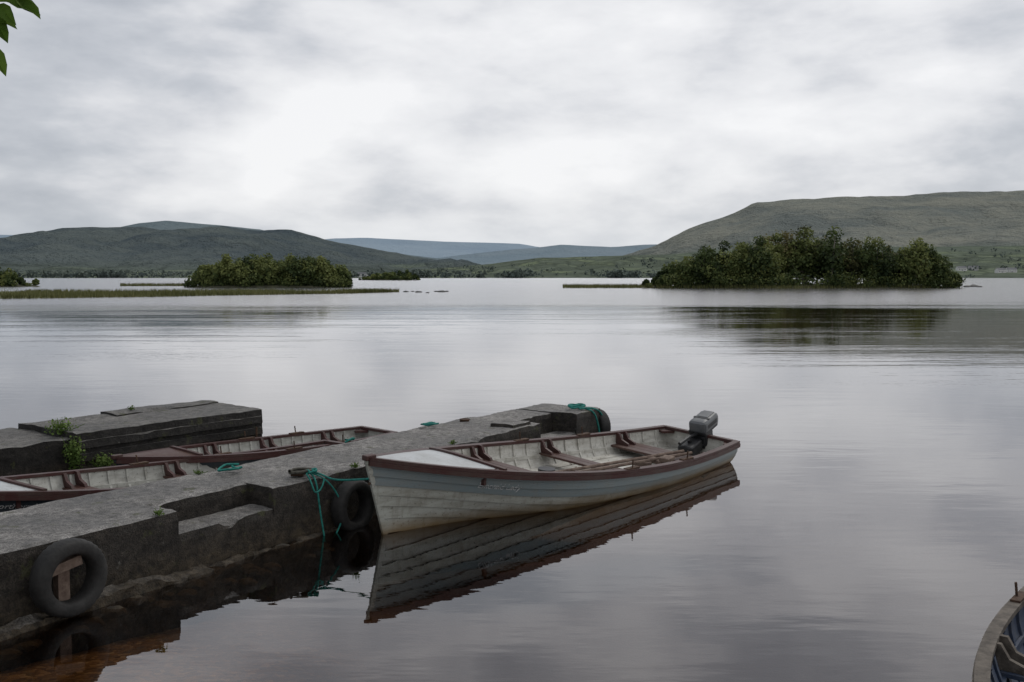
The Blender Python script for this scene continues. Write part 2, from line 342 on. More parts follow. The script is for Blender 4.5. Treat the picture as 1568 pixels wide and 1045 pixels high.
def island(name,prof,D,depth,n,leafn,size,seed,rmin=2.2,rmax=3.9,brown=None):
    global rng; rng=np.random.default_rng(seed)
    px=[(u-784)/1524*D for u,v in prof]; pz=[2.4+(423.15-v)/1524*D for u,v in prof]
    e=empty(name); mb=MB()
    cx=(px[0]+px[-1])/2; ax=(px[-1]-px[0])/2+1
    g=MB(); na,nr=90,8; V=[(cx,D,.8)]
    for j in range(1,nr+1):
        for i in range(na):
            a=2*math.pi*i/na; q=j/nr; k=1+.06*mn.noise(Vector((math.cos(a)*3,math.sin(a)*3,seed)))
            V.append((cx+math.cos(a)*ax*q*k,D+math.sin(a)*(depth+1.5)*q*k,.75*(1-q**3)-.12*(q>.99)+.15*mn.noise(Vector((i*.5,j,seed)))*(q<.99)))
    F=[(0,1+i,1+(i+1)%na) for i in range(na)]+[(1+(j-1)*na+i,1+j*na+i,1+j*na+(i+1)%na,1+(j-1)*na+(i+1)%na) for j in range(1,nr) for i in range(na)]
    g.add(V,F); g.build('island_ground',mud,e)
    for i in range(n):
        q=(i+rng.uniform(0,1))/n; x=lerp(px[0]+.5,px[-1]-.5,q)
        top=float(np.interp(x,px,pz)); lim=math.sqrt(max(.03,1-((x-cx)/ax)**2))
        y=D+rng.uniform(-1,1)*depth*lim*.8
        hh=max(1.4,(top-.3)*rng.uniform(.72,1.07)); r=min(rng.uniform(rmin,rmax),hh*.55)
        tone=rng.uniform(.08,.95); br=brown is not None and brown[0]<(x/D*1524+784)<brown[1] and rng.random()<.5
        tm=MB(); tree(tm,x,y,.3,hh,r,leafn,size,tone,.3 if br else 0)
        mb.add(tm.v,tm.f,0,tm.t); mb.m[-len(tm.m):]=[(2 if (k==0 and br) else k) for k in tm.m]
    for i in range(int(n*2.0)):
        x=lerp(px[0],px[-1],rng.random()); lim=math.sqrt(max(.03,1-((x-cx)/ax)**2))
        top=float(np.interp(x,px,pz)); r=min(rng.uniform(.9,2.2),max(.5,top*.33))
        leaves(mb,(x,D-depth*lim*rng.uniform(.55,1.0),.2+r*.6),(r*1.3,r,r*1.05),int(90*r),size*.9,rng.uniform(.05,.85),lo=.3)
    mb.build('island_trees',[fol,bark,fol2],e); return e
island('wooded_island',[(985,434),(1005,420),(1030,402),(1060,384),(1080,373),(1120,376),(1160,361),(1200,351),(1245,349),(1278,357),(1310,367),(1350,374),(1385,364),(1412,367),(1430,382),(1450,405),(1462,430)],206,9,60,1400,.52,11,2.6,4.3,brown=(1150,1370))
island('wooded_island',[(288,431),(305,410),(340,394),(370,387),(430,390),(480,387),(515,400),(530,413),(540,432)],219,7,38,1050,.52,12,2.2,3.6)
island('wooded_island',[(-160,410),(-60,400),(0,408),(25,418),(58,436)],232,6,18,600,.55,13,1.8,2.8)
island('wooded_island',[(552,427),(575,418),(600,417),(625,414),(644,426)],600,9,16,260,1.3,14,2.4,3.8)

# distant shoreline trees
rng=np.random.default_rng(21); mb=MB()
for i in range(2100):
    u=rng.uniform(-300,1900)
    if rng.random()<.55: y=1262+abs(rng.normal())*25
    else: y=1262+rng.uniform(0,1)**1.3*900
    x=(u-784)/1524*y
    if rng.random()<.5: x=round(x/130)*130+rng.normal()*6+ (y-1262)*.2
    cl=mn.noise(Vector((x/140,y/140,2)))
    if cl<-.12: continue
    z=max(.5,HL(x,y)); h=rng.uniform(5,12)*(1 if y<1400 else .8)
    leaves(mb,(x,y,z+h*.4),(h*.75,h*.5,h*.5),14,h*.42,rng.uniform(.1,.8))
mb.build('distant_trees',foliage('hazed_far_foliage',(.058,.076,.073),(.078,.10,.09),(.105,.128,.105),.01,.1))  # pale bluish greens: distance haze mixed into the leaf colours

# farm houses on far shore
wall=simple('whitewash',(.5,.5,.5),(.7,.7,.68),.5,.8,0); slate=simple('slate',(.09,.10,.11),(.14,.145,.15),1,.7,0); glass=simple('window_glass',(.03,.035,.04),(.05,.055,.06),1,.2,0,spec=.6)
def house(u,y,L=14,W=7,Hh=4,rz=.2):
    x=(u-784)/1524*y; e=empty('farm_house',(x,y,max(HL(x,y),1)+.2)); e.rotation_euler=(0,0,rz)
    mb=MB(); l,wd=L/2,W/2
    mb.add([(-l,-wd,-2),(l,-wd,-2),(l,wd,-2),(-l,wd,-2),(-l,-wd,Hh),(l,-wd,Hh),(l,wd,Hh),(-l,wd,Hh),(-l,0,Hh+2.6),(l,0,Hh+2.6)],[(0,1,5,4),(1,2,6,9,5),(2,3,7,6),(3,0,4,8,7)])
    mb.build('walls',wall,e)
    mb=MB(); o=.4
    mb.add([(-l-o,-wd-o,Hh-.3),(l+o,-wd-o,Hh-.3),(l+o,0,Hh+2.75),(-l-o,0,Hh+2.75),(l+o,wd+o,Hh-.3),(-l-o,wd+o,Hh-.3)],[(0,1,2,3),(3,2,4,5)]); box(mb,(l-.8,0,Hh+3),(1,1,1.6)); mb.build('roof',slate,e)
    mb=MB()
    for k in (-.7,-.35,.35,.7): box(mb,(k*l,-wd-.03,1.8),(1.2,.1,1.3))
    box(mb,(0,-wd-.03,1.1),(1.1,.1,2.2)); mb.build('windows_and_door',glass,e)
for u,y,rz in ((1470,1500,.1),(1488,1520,-.3),(1530,1420,.3),(1546,1440,0),(556,1420,.1)): house(u,y,rz=rz)

# ------------------------------------------------------------------ reeds
reedm=foliage('reed_blades',(.045,.05,.018),(.105,.11,.04),(.17,.165,.07),.15,.2)
def blades(mb,P,h,w,n0=.15):
    for (x,y,z) in P:
        hh=h*random.uniform(.5,1.15); a=random.uniform(0,math.pi); dx,dy=math.cos(a)*w/2,math.sin(a)*w/2
        lx,ly=random.gauss(0,n0)*hh,random.gauss(0,n0)*hh
        mb.add([(x-dx,y-dy,z),(x+dx,y+dy,z),(x+lx,y+ly,z+hh)],[(0,1,2)],0,min(1,max(0,random.gauss(.5,.2)+.45*mn.noise(Vector((x*.12,y*.12,0))))))
FX=[(-112,90),(-82,96),(-54,105),(-44,114),(-33,127),(-22.5,139),(-17.3,153)]
FD=[55,55,48,40,26,15,2]
random.seed(9)
e=empty('reed_bed'); g=MB(); V=[];F=[]; nseg=60
def spit(q,d):
    k=q*(len(FX)-1); i=min(int(k),len(FX)-2); f=k-i
    x=lerp(FX[i][0],FX[i+1][0],f); y=lerp(FX[i][1],FX[i+1][1],f); dd=lerp(FD[i],FD[i+1],f)
    y+= 2.5*mn.noise(Vector((x*.18,0,1)))*(1-d)
    return x-d*dd*.45,y+d*dd
for i in range(nseg+1):
    for d in (0,.04,.5,.96,1):
        x,y=spit(i/nseg,d); V.append((x,y,-.1 if d in(0,1) else .10))
for i in range(nseg):
    for k in range(4): F.append((i*5+k,(i+1)*5+k,(i+1)*5+k+1,i*5+k+1))
grassy=simple('marsh_turf',(.06,.07,.025),(.12,.12,.05),.5,.95,.05,obj=False)
g.add(V,F); g.build('reed_mud',grassy,e)
mb=MB(); P=[]
for i in range(24000):
    q=random.random(); d=random.random()**1.5
    x,y=spit(q,.01+d*.97)
    if mn.noise(Vector((x*.09,y*.09,4)))<-.25 and d>.06: continue
    P.append((x,y,0))
blades(mb,P,.62,.11); mb.build('reeds',reedm,e)
e=empty('reed_bed'); mb=MB(); P=[]
for i in range(2600):
    u=random.uniform(862,990); v=random.uniform(438.5,441.5); y=3657/(v-423.15); P.append(((u-784)/1524*y,y,-.05))
for i in range(2200):
    u=random.uniform(985,1462); y=206-10*math.sqrt(max(0.02,1-((u-1223)/240)**2))+random.uniform(-.8,1); P.append(((u-784)/1524*y,y,0))
for i in range(1500):
    u=random.uniform(185,292); y=random.uniform(240,252); P.append(((u-784)/1524*y,y,0))
blades(mb,P,.8,.14); mb.build('reeds',reedm,e)

# ------------------------------------------------------------------ rocks
rockm=simple('wet_rock',(.03,.03,.03),(.10,.10,.095),3,.6,.02,obj=False)
def rock(x,y,z,s,mb):
    bm=bmesh.new(); bmesh.ops.create_icosphere(bm,subdivisions=2,radius=1)
    for v in bm.verts:
        k=1+.35*mn.noise(v.co*1.3+Vector((x,y,0))); v.co=Vector((v.co.x*s*1.5*k+x,v.co.y*s*k+y,v.co.z*s*.6*k+z))
    mb.add([v.co.copy() for v in bm.verts],[[v.index for v in f.verts] for f in bm.faces]); bm.free()
mb=MB()
for u,v,s in ((622,447.5,.3),(632,447,.2),(641,448,.35),(668,447,.25),(676,447.5,.4),(684,447,.25),(655,449,.2),(1480,440,.6),(1490,439.5,.8),(1498,440,.5)):
    y=3657/(v-423.15); rock((u-784)/1524*y,y,.02,s,mb)
mb.build('rocks',rockm)

# ------------------------------------------------------------------ piers
PO=Vector((-3.457,6.61,0)); PS=Vector((.538,.843,0)); PW=Vector((-.843,.538,0))
def PP(s,w,z): return PO+PS*s+PW*w+Vector((0,0,z))
def gbox(mb,O,S,W,s0,s1,w0,w1,z0,z1,step=.07,amp=.016,seed=0,rnd=.018):
    def disp(q,cz,nin):
        n=mn.fractal(q*2.2+Vector((seed,0,0)),.8,2,4)
        nv=mn.noise_vector(q*2.4)
        ch=max(0,mn.noise(q*4.2+Vector((9,seed,0)))-.28)*.13*cz
        q2=q+nv*amp*.7+Vector((0,0,n*amp*.45-ch))+mn.noise_vector(q*11)*amp*.45
        return q2+nin*rnd
    A=[max(1,int(round((b-a)/step))) for a,b in((s0,s1),(w0,w1),(z0,z1))]
    def face(o,du,dv,nu,nv,flip):
        vs=[];fs=[]
        for j in range(nv+1):
            for i in range(nu+1):
                c=[o[k]+du[k]*i/nu+dv[k]*j/nv for k in range(3)]
                edge=1 if (c[2]>z1-.01 and (c[1]-w0<.02)) else 0
                nin=Vector((0,0,0))
                if c[2]>z1-.01 and abs(c[1]-w0)<.01: nin+=W*.5-Vector((0,0,.5))
                if c[2]>z1-.01 and abs(c[1]-w1)<.01: nin+=-W*.5-Vector((0,0,.5))
                q=O+S*c[0]+W*c[1]+Vector((0,0,c[2])); vs.append(disp(q,edge,nin))
        for j in range(nv):
            for i in range(nu):
                f=(j*(nu+1)+i,j*(nu+1)+i+1,(j+1)*(nu+1)+i+1,(j+1)*(nu+1)+i); fs.append(f[::-1] if flip else f)
        mb.add(vs,fs)
    ds,dw,dz=s1-s0,w1-w0,z1-z0
    face((s0,w0,z1),(ds,0,0),(0,dw,0),A[0],A[1],False)
    face((s0,w0,z0),(ds,0,0),(0,0,dz),A[0],A[2],False)
    face((s0,w1,z0),(ds,0,0),(0,0,dz),A[0],A[2],True)
    face((s0,w0,z0),(0,dw,0),(0,0,dz),A[1],A[2],True)
    face((s1,w0,z0),(0,dw,0),(0,0,dz),A[1],A[2],False)
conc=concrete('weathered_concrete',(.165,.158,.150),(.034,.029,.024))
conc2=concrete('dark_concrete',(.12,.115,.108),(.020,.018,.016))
e=empty('concrete_pier')
mb=MB(); z0=-.9
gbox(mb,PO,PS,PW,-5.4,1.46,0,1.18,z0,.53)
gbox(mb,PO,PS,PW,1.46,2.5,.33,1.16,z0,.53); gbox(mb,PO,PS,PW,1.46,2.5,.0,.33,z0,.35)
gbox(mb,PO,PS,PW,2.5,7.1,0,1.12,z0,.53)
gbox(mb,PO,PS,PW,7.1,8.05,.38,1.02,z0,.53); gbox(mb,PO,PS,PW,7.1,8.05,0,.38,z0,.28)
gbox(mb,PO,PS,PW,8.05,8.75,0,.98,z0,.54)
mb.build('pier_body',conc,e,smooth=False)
mb=MB(); gbox(mb,PO,PS,PW,-5.4,1.7,-.15,.02,z0,.06,.05,.07,3); gbox(mb,PO,PS,PW,1.7,3.4,-.09,.02,z0,.02,.05,.07,3)
gbox(mb,PO,PS,PW,6.55,6.95,.05,.4,.5,.575,.06,.02,5)
mb.build('footing',conc,e)
mb=MB(); random.seed(31)
for i in range(60):
    s_=random.uniform(-3.5,3.0); c=PP(s_,-random.uniform(.10,.26),0); rock(c.x,c.y,random.uniform(-.14,-.03),random.uniform(.03,.07),mb)
mb.build('rubble_stones',simple('rubble',(.012,.009,.006),(.045,.034,.02),9,.8,.01,obj=False),e)
e=empty('stone_jetty')
QO=Vector((-5.65,10.87,0)); QS=Vector((.60,.80,0)).normalized(); QW=Vector((-QS.y,QS.x,0))
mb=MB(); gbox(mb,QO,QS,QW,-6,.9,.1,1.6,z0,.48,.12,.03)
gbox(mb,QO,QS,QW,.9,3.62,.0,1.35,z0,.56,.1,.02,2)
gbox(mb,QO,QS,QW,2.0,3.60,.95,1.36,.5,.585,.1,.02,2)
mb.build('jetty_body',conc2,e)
mb=MB()
for k,zz in enumerate((.12,.27,.42)): gbox(mb,QO,QS,QW,.92,3.6,-.035,.01,zz-.05,zz+.05,.1,.015,k)
mb.build('board_courses',conc2,e)

# ------------------------------------------------------------------ tyres
rub=simple('tyre_rubber',(.010,.010,.010),(.032,.031,.03),7,.75,.004)
def tyre(center,nrm,Ro=.27,Ri=.165,wd=.16):
    e=empty('mooring_tyre',center); e.rotation_euler=Vector(nrm).to_track_quat('Z','Y').to_euler()
    prof=[]
    for k in range(20):
        a=2*math.pi*k/20; ca,sa=math.cos(a),math.sin(a)
        rr=(Ro+Ri)/2+(Ro-Ri)/2*math.copysign(abs(ca)**.6,ca); zz=wd/2*math.copysign(abs(sa)**.7,sa); prof.append((rr,zz))
    mb=MB(); n=72; vs=[];fs=[]
    for i in range(n):
        a=2*math.pi*i/n
        for k,(rr,zz) in enumerate(prof):
            q=rr+ (.006 if (i%2 and (k<5 or k>15)) else 0); vs.append((q*math.cos(a),q*math.sin(a),zz))
    P=len(prof)
    for i in range(n):
        for k in range(P): fs.append((i*P+k,((i+1)%n)*P+k,((i+1)%n)*P+(k+1)%P,i*P+(k+1)%P))
    mb.add(vs,fs); mb.build('tyre',rub,e,smooth=True)
    return e
nr=Vector((.843,-.538,0))
tyre(PP(.42,0,.28)+nr*.13,nr); tyre(PP(3.42,0,.20)+nr*.11,nr,.25,.15)
old=simple('old_wood',(.07,.045,.035),(.20,.15,.12),9,.85,.006)
RM=Matrix(((PS.x,nr.x,0,0),(PS.y,nr.y,0,0),(0,0,1,0),(0,0,0,1)))
mb=MB()
box(mb,PP(.40,0,.37)+nr*.09,(.24,.10,.07),0,RM@Matrix.Rotation(-.15,4,'Y'),bev=.004); box(mb,PP(.40,0,.23)+nr*.07,(.09,.06,.26),0,RM,bev=.004)
mb.build('timber_fender',old)

# ------------------------------------------------------------------ ropes
ropem=simple('teal_rope',(.006,.09,.078),(.02,.19,.16),30,.8,.002); roped=simple('dark_rope',(.03,.028,.022),(.09,.085,.07),30,.85,.002)
def rope(name,pts,mat,r=.011,parent=None):
    cu=bpy.data.curves.new(name,'CURVE'); cu.dimensions='3D'; cu.bevel_depth=r; cu.bevel_resolution=2; cu.resolution_u=8
    sp=cu.splines.new('NURBS'); sp.points.add(len(pts)-1); sp.order_u=4; sp.use_endpoint_u=True
    for q,p in zip(sp.points,pts): q.co=(p[0],p[1],p[2],1)
    cu.materials.append(mat); return link(bpy.data.objects.new(name,cu),parent)
def coil(name,c,rad,n,mat,seed,r=.011):
    random.seed(seed); pts=[]
    for i in range(n):
        a=i*.9+random.uniform(-.3,.3); q=rad*random.uniform(.35,1)
        pts.append(Vector(c)+PS*math.cos(a)*q*1.3+PW*math.sin(a)*q+Vector((0,0,.02+.05*random.random())))
    return rope(name,pts,mat,r)

# ------------------------------------------------------------------ boats
maroon=paint('maroon_paint',(.048,.014,.013),(.07,.055,.045),.6,.5)
cream=paint('cream_paint',(.50,.49,.45),(.20,.185,.15),.7,.55)
creamd=paint('dull_cream_paint',(.40,.40,.37),(.15,.14,.12),.7,.55)
hullw=paint('hull_white_paint',(.37,.38,.345),(.14,.13,.095),.65,.4,True)
hullb=paint('slate_blue_paint',(.165,.205,.215),(.20,.20,.18),.5,.4,True)
navy=paint('navy_paint',(.02,.03,.04),(.08,.085,.08),.4,.4,True)
deckm=paint('deck_paint',(.42,.44,.45),(.2,.19,.17),.4,.45)
tran=paint('thwart_varnish',(.060,.024,.018),(.11,.085,.07),.6,.45)
darkm=simple('black_plastic',(.012,.012,.013),(.03,.03,.032),10,.4,0)
silver=simple('outboard_cowl_grey',(.075,.08,.085),(.13,.135,.14),6,.35,0,spec=.5)
rust=simple('rusty_iron',(.03,.018,.012),(.09,.05,.03),30,.8,.002)
greyw=simple('weathered_gunwale',(.05,.042,.035),(.14,.12,.10),12,.8,.004)
bluep=paint('blue_inside_paint',(.03,.045,.08),(.09,.09,.09),.5,.5)
textm=simple('lettering_paint',(.35,.37,.37),(.5,.5,.5),20,.6,0)

def boat(bow,stern,roll=0,Bm=.80,sheer=(.31,.385,.74),mats=None,text=None,motor=False,textt=.86,stuff=False,nblue=2):
    M_=dict(gun=maroon,inn=cream,hull=hullw,top=hullb,deck=deckm,seat=tran); M_.update(mats or {})
    bow=Vector(bow);stern=Vector(stern); L=(bow-stern).length; X=(bow-stern).normalized(); Y=Vector((-X.y,X.x,0))
    e=empty('rowing_boat'); RM=Matrix(((X.x,Y.x,0,stern.x),(X.y,Y.y,0,stern.y),(0,0,1,0),(0,0,0,1)))@Matrix.Rotation(roll,4,'X')
    e.matrix_world=RM
    s0,s1,s2=sheer
    def beam(t):
        if t<.42: return Bm*(.68+.32*math.sin(math.pi/2*t/.42))
        u=(t-.42)/.58; return Bm*(1-u**2.35)
    def sh(t):
        return (s0*(1-t)*(.5-t)*2 + s1*4*t*(1-t)+ s2*t*(t-.5)*2)
    def S(t,g,side,off=0,dz=0):
        wq=sm(.5,1,t); bt=beam(t); st=sh(t)
        yf=lerp(math.sin(g*math.pi/2)**.75,g**.95,wq); zf=lerp(1-math.cos(g*math.pi/2),g,wq)
        k=-.17+.05*sm(.3,0,t) if t<.3 else -.17
        x=L*t-.30*(1-zf)*sm(.62,1,t)
        yy=max(0,bt*yf+off*(1 if off>0 else min(1,bt*6+.02)))
        return Vector((x,side*yy,k+(st-k)*zf+dz))
    NS=44; T=[i/NS for i in range(NS+1)]; G=[0,.2,.36,.5,.62,.73,.83,.915,1.0]; ns=len(G)-1
    mb=MB()
    for side in (1,-1):
        for j in range(ns):
            mi=1 if j>=ns-nblue else 0; vs=[]
            rows=[(G[j],.019),(lerp(G[j],G[j+1],.5),.011),(G[j+1],.001)]
            for g,o in rows: vs+=[S(t,g,side,o) for t in T]
            n=NS+1; fs=[]
            for rI in range(2):
                for i in range(NS):
                    f=(rI*n+i,rI*n+i+1,(rI+1)*n+i+1,(rI+1)*n+i); fs.append(f if side<0 else f[::-1])
            mb.add(vs,fs,mi)
            if j<ns-1:
                vs=[S(t,G[j+1],side,.001) for t in T]+[S(t,G[j+1],side,.019) for t in T]
                fs=[(i,i+1,n+i+1,n+i) if side<0 else (i,n+i,n+i+1,i+1) for i in range(NS)]; mb.add(vs,fs,2)
    gg=[i/16 for i in range(17)]
    tv=[S(0,g,1,.012) for g in gg][::-1]+[S(0,g,-1,.012) for g in gg[1:]]; mb.add([v+Vector((-.004,0,0)) for v in tv],[tuple(range(len(tv)))[::-1]],1)
    tv2=[v+Vector((.03,0,0)) for v in tv]; mb.add(tv2,[tuple(range(len(tv2)))],3)
    mb.build('hull',[M_['hull'],M_['top'],darkm,M_['inn']],e,smooth=True)
    mb=MB(); pts=[S(1,g,1)+Vector((.012,0,0)) for g in (0,.25,.5,.75,1.0)]
    vs=[];fs=[]
    for p in pts: vs+=[(p.x-.03,-.022,p.z),(p.x+.016,-.014,p.z),(p.x+.016,.014,p.z),(p.x-.03,.022,p.z)]
    for i in range(4):
        for k in range(4): fs.append((i*4+k,i*4+(k+1)%4,(i+1)*4+(k+1)%4,(i+1)*4+k))
    fs.append((16,17,18,19)); mb.add(vs,fs); mb.build('stem_post',M_['hull'],e)
    mb=MB(); Gi=[.0,.15,.3,.45,.6,.72,.84,.93,1]
    Ti=[t for t in T if t<.985]
    for side in (1,-1):
        vs=[S(t,g,side,-.028,.025*(1-g)) for g in Gi for t in Ti]; n=len(Ti)
        mb.add(vs,[((j*n+i,j*n+i+1,(j+1)*n+i+1,(j+1)*n+i) if side>0 else (j*n+i,(j+1)*n+i,(j+1)*n+i+1,j*n+i+1)) for j in range(len(Gi)-1) for i in range(n-1)])
    mb.build('inner_planking',M_['inn'],e,smooth=True)
    def yin(t,z):
        best=0
        for i in range(60):
            p=S(t,i/59,1,-.03)
            if p.z<=z: best=p.y
        return best
    mb=MB()
    fz=.075; Tf=[.015+.86*i/24 for i in range(25)]
    nb=8
    for k in range(nb):
        a,bq=-1+2*k/nb+.01,-1+2*(k+1)/nb-.01; vs=[];fs=[]
        for t in Tf:
            yw=yin(t,fz)+.015; x=S(t,.4,1).x
            vs+=[(x,a*yw,fz),(x,bq*yw,fz)]
        for i in range(len(Tf)-1): fs.append((2*i,2*i+1,2*i+3,2*i+2)[::-1])
        mb.add(vs,fs)
    vs=[];fs=[]
    for t in Tf: yw=yin(t,fz)+.03; x=S(t,.4,1).x; vs+=[(x,-yw,fz-.012),(x,yw,fz-.012)]
    for i in range(len(Tf)-1): fs.append((2*i,2*i+1,2*i+3,2*i+2)[::-1])
    mb.add(vs,fs,1); mb.build('floorboards',[M_['inn'],rust],e)
    mb=MB()
    for q in range(1,22):
        t=q/24
        for side in (1,-1):
            vs=[];fs=[]; gs=[.35,.5,.65,.8,.92,.99]
            for g in gs:
                a=S(t,g,side,-.028);b=S(t,g,side,-.046); w_=.013
                vs+=[(a.x-w_,a.y,a.z),(b.x-w_,b.y,b.z),(b.x+w_,b.y,b.z),(a.x+w_,a.y,a.z)]
            for i in range(len(gs)-1):
                for k in range(3): fs.append((i*4+k,i*4+k+1,(i+1)*4+k+1,(i+1)*4+k))
            mb.add(vs,fs)
    for side in (1,-1):
        pts=[];sd=[]
        for i in range(30):
            t=.02+.8*i/29; z=sh(t)-.17; pts.append((L*t,side*(yin(t,z)-.004),z)); sd.append((0,1,0))
        bar(mb,pts,sd,.02,.045)
    mb.build('ribs',M_['inn'],e)
    mb=MB()
    for side in (1,-1):
        pts=[S(t,1,side,.0) for t in T]; sd=[Vector((0,1,0))]*len(pts)
        bar(mb,[p+Vector((0,-side*.006,.012)) for p in pts],sd,.075,.032)
        bar(mb,[p+Vector((0,side*.026,-.028)) for p in pts],sd,.03,.045)
    box(mb,(.02,0,sh(0)+.008),(.07,beam(0)*2-.06,.036))
    box(mb,(S(1,1,1).x-.02,0,sh(1)+.02),(.12,.07,.05),0,bev=.012)
    mb.build('gunwale',M_['gun'],e)
    mb=MB()
    for t,wd in ((.625,.23),(.40,.23),(.155,.40)):
        z=sh(t)-.135
        npl=2 if wd<.3 else 3
        for k in range(npl):
            x=L*t+(k-(npl-1)/2)*wd/npl; yw=yin(x/L,z)-.002
            box(mb,(x,0,z),(wd/npl-.006,yw*2,.026),0,bev=.004)
    mb.build('thwarts',M_['seat'],e)
    mb=MB()
    for t in (.625,.40,.155,.80):
        for side in (1,-1):
            for dx in (-.07,.07):
                x=L*t+dx; z=sh(t)-.12; yw=beam(t)-.03
                p=[(yw+.0,z),(yw-.21,z),(yw-.19,z+.03),(yw-.09,z+.065),(yw-.045,z+.14),(yw+.0,z+.14)]
                vs=[(x-.016,side*a,b_) for a,b_ in p]+[(x+.016,side*a,b_) for a,b_ in p]
                fs=[tuple(range(6)),tuple(range(11,5,-1))]+[(i,(i+1)%6,(i+1)%6+6,i+6) for i in range(6)]
                mb.add(vs,fs)
    for side in (1,-1):
        box(mb,(.10,side*(beam(0)-.09),sh(0)-.03),(.18,.10,.03),0,Matrix.Rotation(side*.5,4,'Z'))
    mb.build('knees',M_['gun'],e)
    mb=MB(); td=.775; nn=14; vs=[];fs=[]; nw=12
    for i in range(nn+1):
        q=i/nn
        for k in range(nw+1):
            v=-1+2*k/nw; t0=td+.035*(1-v*v); t=lerp(t0,.995,q); bb=beam(t)-.02
            vs.append((L*t,v*max(bb,.002),sh(t)+.02+.055*(1-v*v)*min(1,bb*3)))
    fs=[(i*(nw+1)+k,i*(nw+1)+k+1,(i+1)*(nw+1)+k+1,(i+1)*(nw+1)+k)[::-1] for i in range(nn) for k in range(nw)]
    mb.add(vs,fs); mb.build('foredeck',M_['deck'],e,smooth=True)
    mb=MB(); pts=[Vector(vs[k])+Vector((-.01,0,-.012)) for k in range(nw+1)]
    bar(mb,pts,[Vector((1,0,0))]*len(pts),.04,.07); mb.build('deck_coaming',M_['gun'],e)
    mb=MB()
    for t,side in ((.47,1),(.27,1),(.47,-1),(.27,-1)):
        p=S(t,1,side); tube(mb,[p+Vector((0,0,-.02)),p+Vector((.015,side*.01,.13))],.008,8); box(mb,p+Vector((0,-side*.01,.034)),(.22,.06,.02),0,bev=.004)
    tube(mb,[S(1,.75,1)+Vector((.0,0,0)),S(1,.75,1)+Vector((.05,0,.0))],.012,8)
    mb.build('thole_pins',rust,e)
    if text:
        cu=bpy.data.curves.new('txt','FONT'); cu.body=text; cu.size=.085; cu.shear=.25
        to=bpy.data.objects.new('txt',cu); scene.collection.objects.link(to); bpy.context.view_layer.update()
        me=bpy.data.meshes.new_from_object(to.evaluated_get(bpy.context.evaluated_depsgraph_get())); bpy.data.objects.remove(to)
        for v in me.vertices:
            t=textt-v.co.x/L; g=.80+v.co.y*1.25
            j=max(i for i in range(ns) if G[i]<=min(g,.999)); f=(g-G[j])/(G[j+1]-G[j])
            v.co=S(t,g,1,lerp(.019,.001,f)+.004)
        me.materials.clear(); me.materials.append(textm); link(bpy.data.objects.new('name_lettering',me),e)
    if stuff:
        mb=MB(); z=.09; random.seed(8)
        for k in range(5):
            box(mb,(L*.25+random.uniform(-.1,.2),.25+random.uniform(-.1,.2),z+.04+.03*k),(.22,.13,.05),0,Matrix.Rotation(random.uniform(0,3),4,'Z'),bev=.015)
        mb.build('fishing_gear',old,e)
        mb=MB()
        for dy in (.18,.30):
            tube(mb,[(L*.12,dy,sh(.15)-.09),(L*.66,dy+.08,sh(.62)-.10)],.02,8)
            box(mb,(L*.70,dy+.09,sh(.66)-.10),(.45,.10,.018),0,bev=.006)
        mb.build('oars',old,e)
        mb=MB(); tube(mb,[(L*.52,-.15,.09),(L*.52,-.15,.24)],[.085,.10],14); mb.build('baler',darkm,e)
        mb=MB()
        for i in range(260):
            t=random.uniform(.05,.76); yw=yin(t,.08)*.95; x=L*t; yy=random.uniform(-yw,yw); a_=random.uniform(0,6.28); q_=random.uniform(.008,.02)
            mb.add([(x+q_*math.cos(a_),yy+q_*math.sin(a_),.079),(x+q_*math.cos(a_+2),yy+q_*math.sin(a_+2),.082),(x+q_*math.cos(a_+4),yy+q_*math.sin(a_+4),.080)],[(0,1,2)])
        mb.build('leaf_litter',rust,e)
    if motor:
        mo=empty('outboard_motor'); mo.parent=e; mo.location=(-.0,.0,sh(0)-.10); mo.rotation_euler=(0,R(16),R(6))
        mb=MB(); box(mb,(-.13,0,.235),(.40,.26,.17),0,bev=.06); box(mb,(-.11,0,.165),(.37,.25,.05),1,bev=.02)
        box(mb,(-.20,0,.315),(.20,.15,.03),0,bev=.012); box(mb,(-.08,0,.318),(.03,.22,.012),1)
        box(mb,(-.13,.1305,.24),(.24,.006,.05),1); box(mb,(-.13,-.1305,.24),(.24,.006,.05),1)
        mb.build('cowl',[silver,darkm],mo,smooth=False)
        mb=MB(); box(mb,(-.14,0,.05),(.19,.16,.2),0,bev=.03); box(mb,(-.15,0,-.25),(.13,.07,.5),0,bev=.02); box(mb,(-.18,0,-.50),(.34,.06,.08),0,bev=.02)
        box(mb,(-.02,0,.06),(.14,.26,.18),0,bev=.02)
        for s_ in (-.08,.08): box(mb,(.05,s_,.03),(.05,.05,.16),0,bev=.01); tube(mb,[(.04,s_,.01),(.13,s_,.01)],.012)
        tube(mb,[(.02,0,.14),(.22,-.03,.17),(.44,-.06,.16)],[.026,.020,.024],8)
        mb.build('leg_and_clamp',darkm,mo)
        mb=MB(); box(mb,(.24,-.02,.02),(.30,.22,.17),0,bev=.04); tube(mb,[(.24,-.02,.10),(.24,-.02,.135)],.03,10); mb.build('fuel_tank',darkm,mo)
    return e,RM,S,L

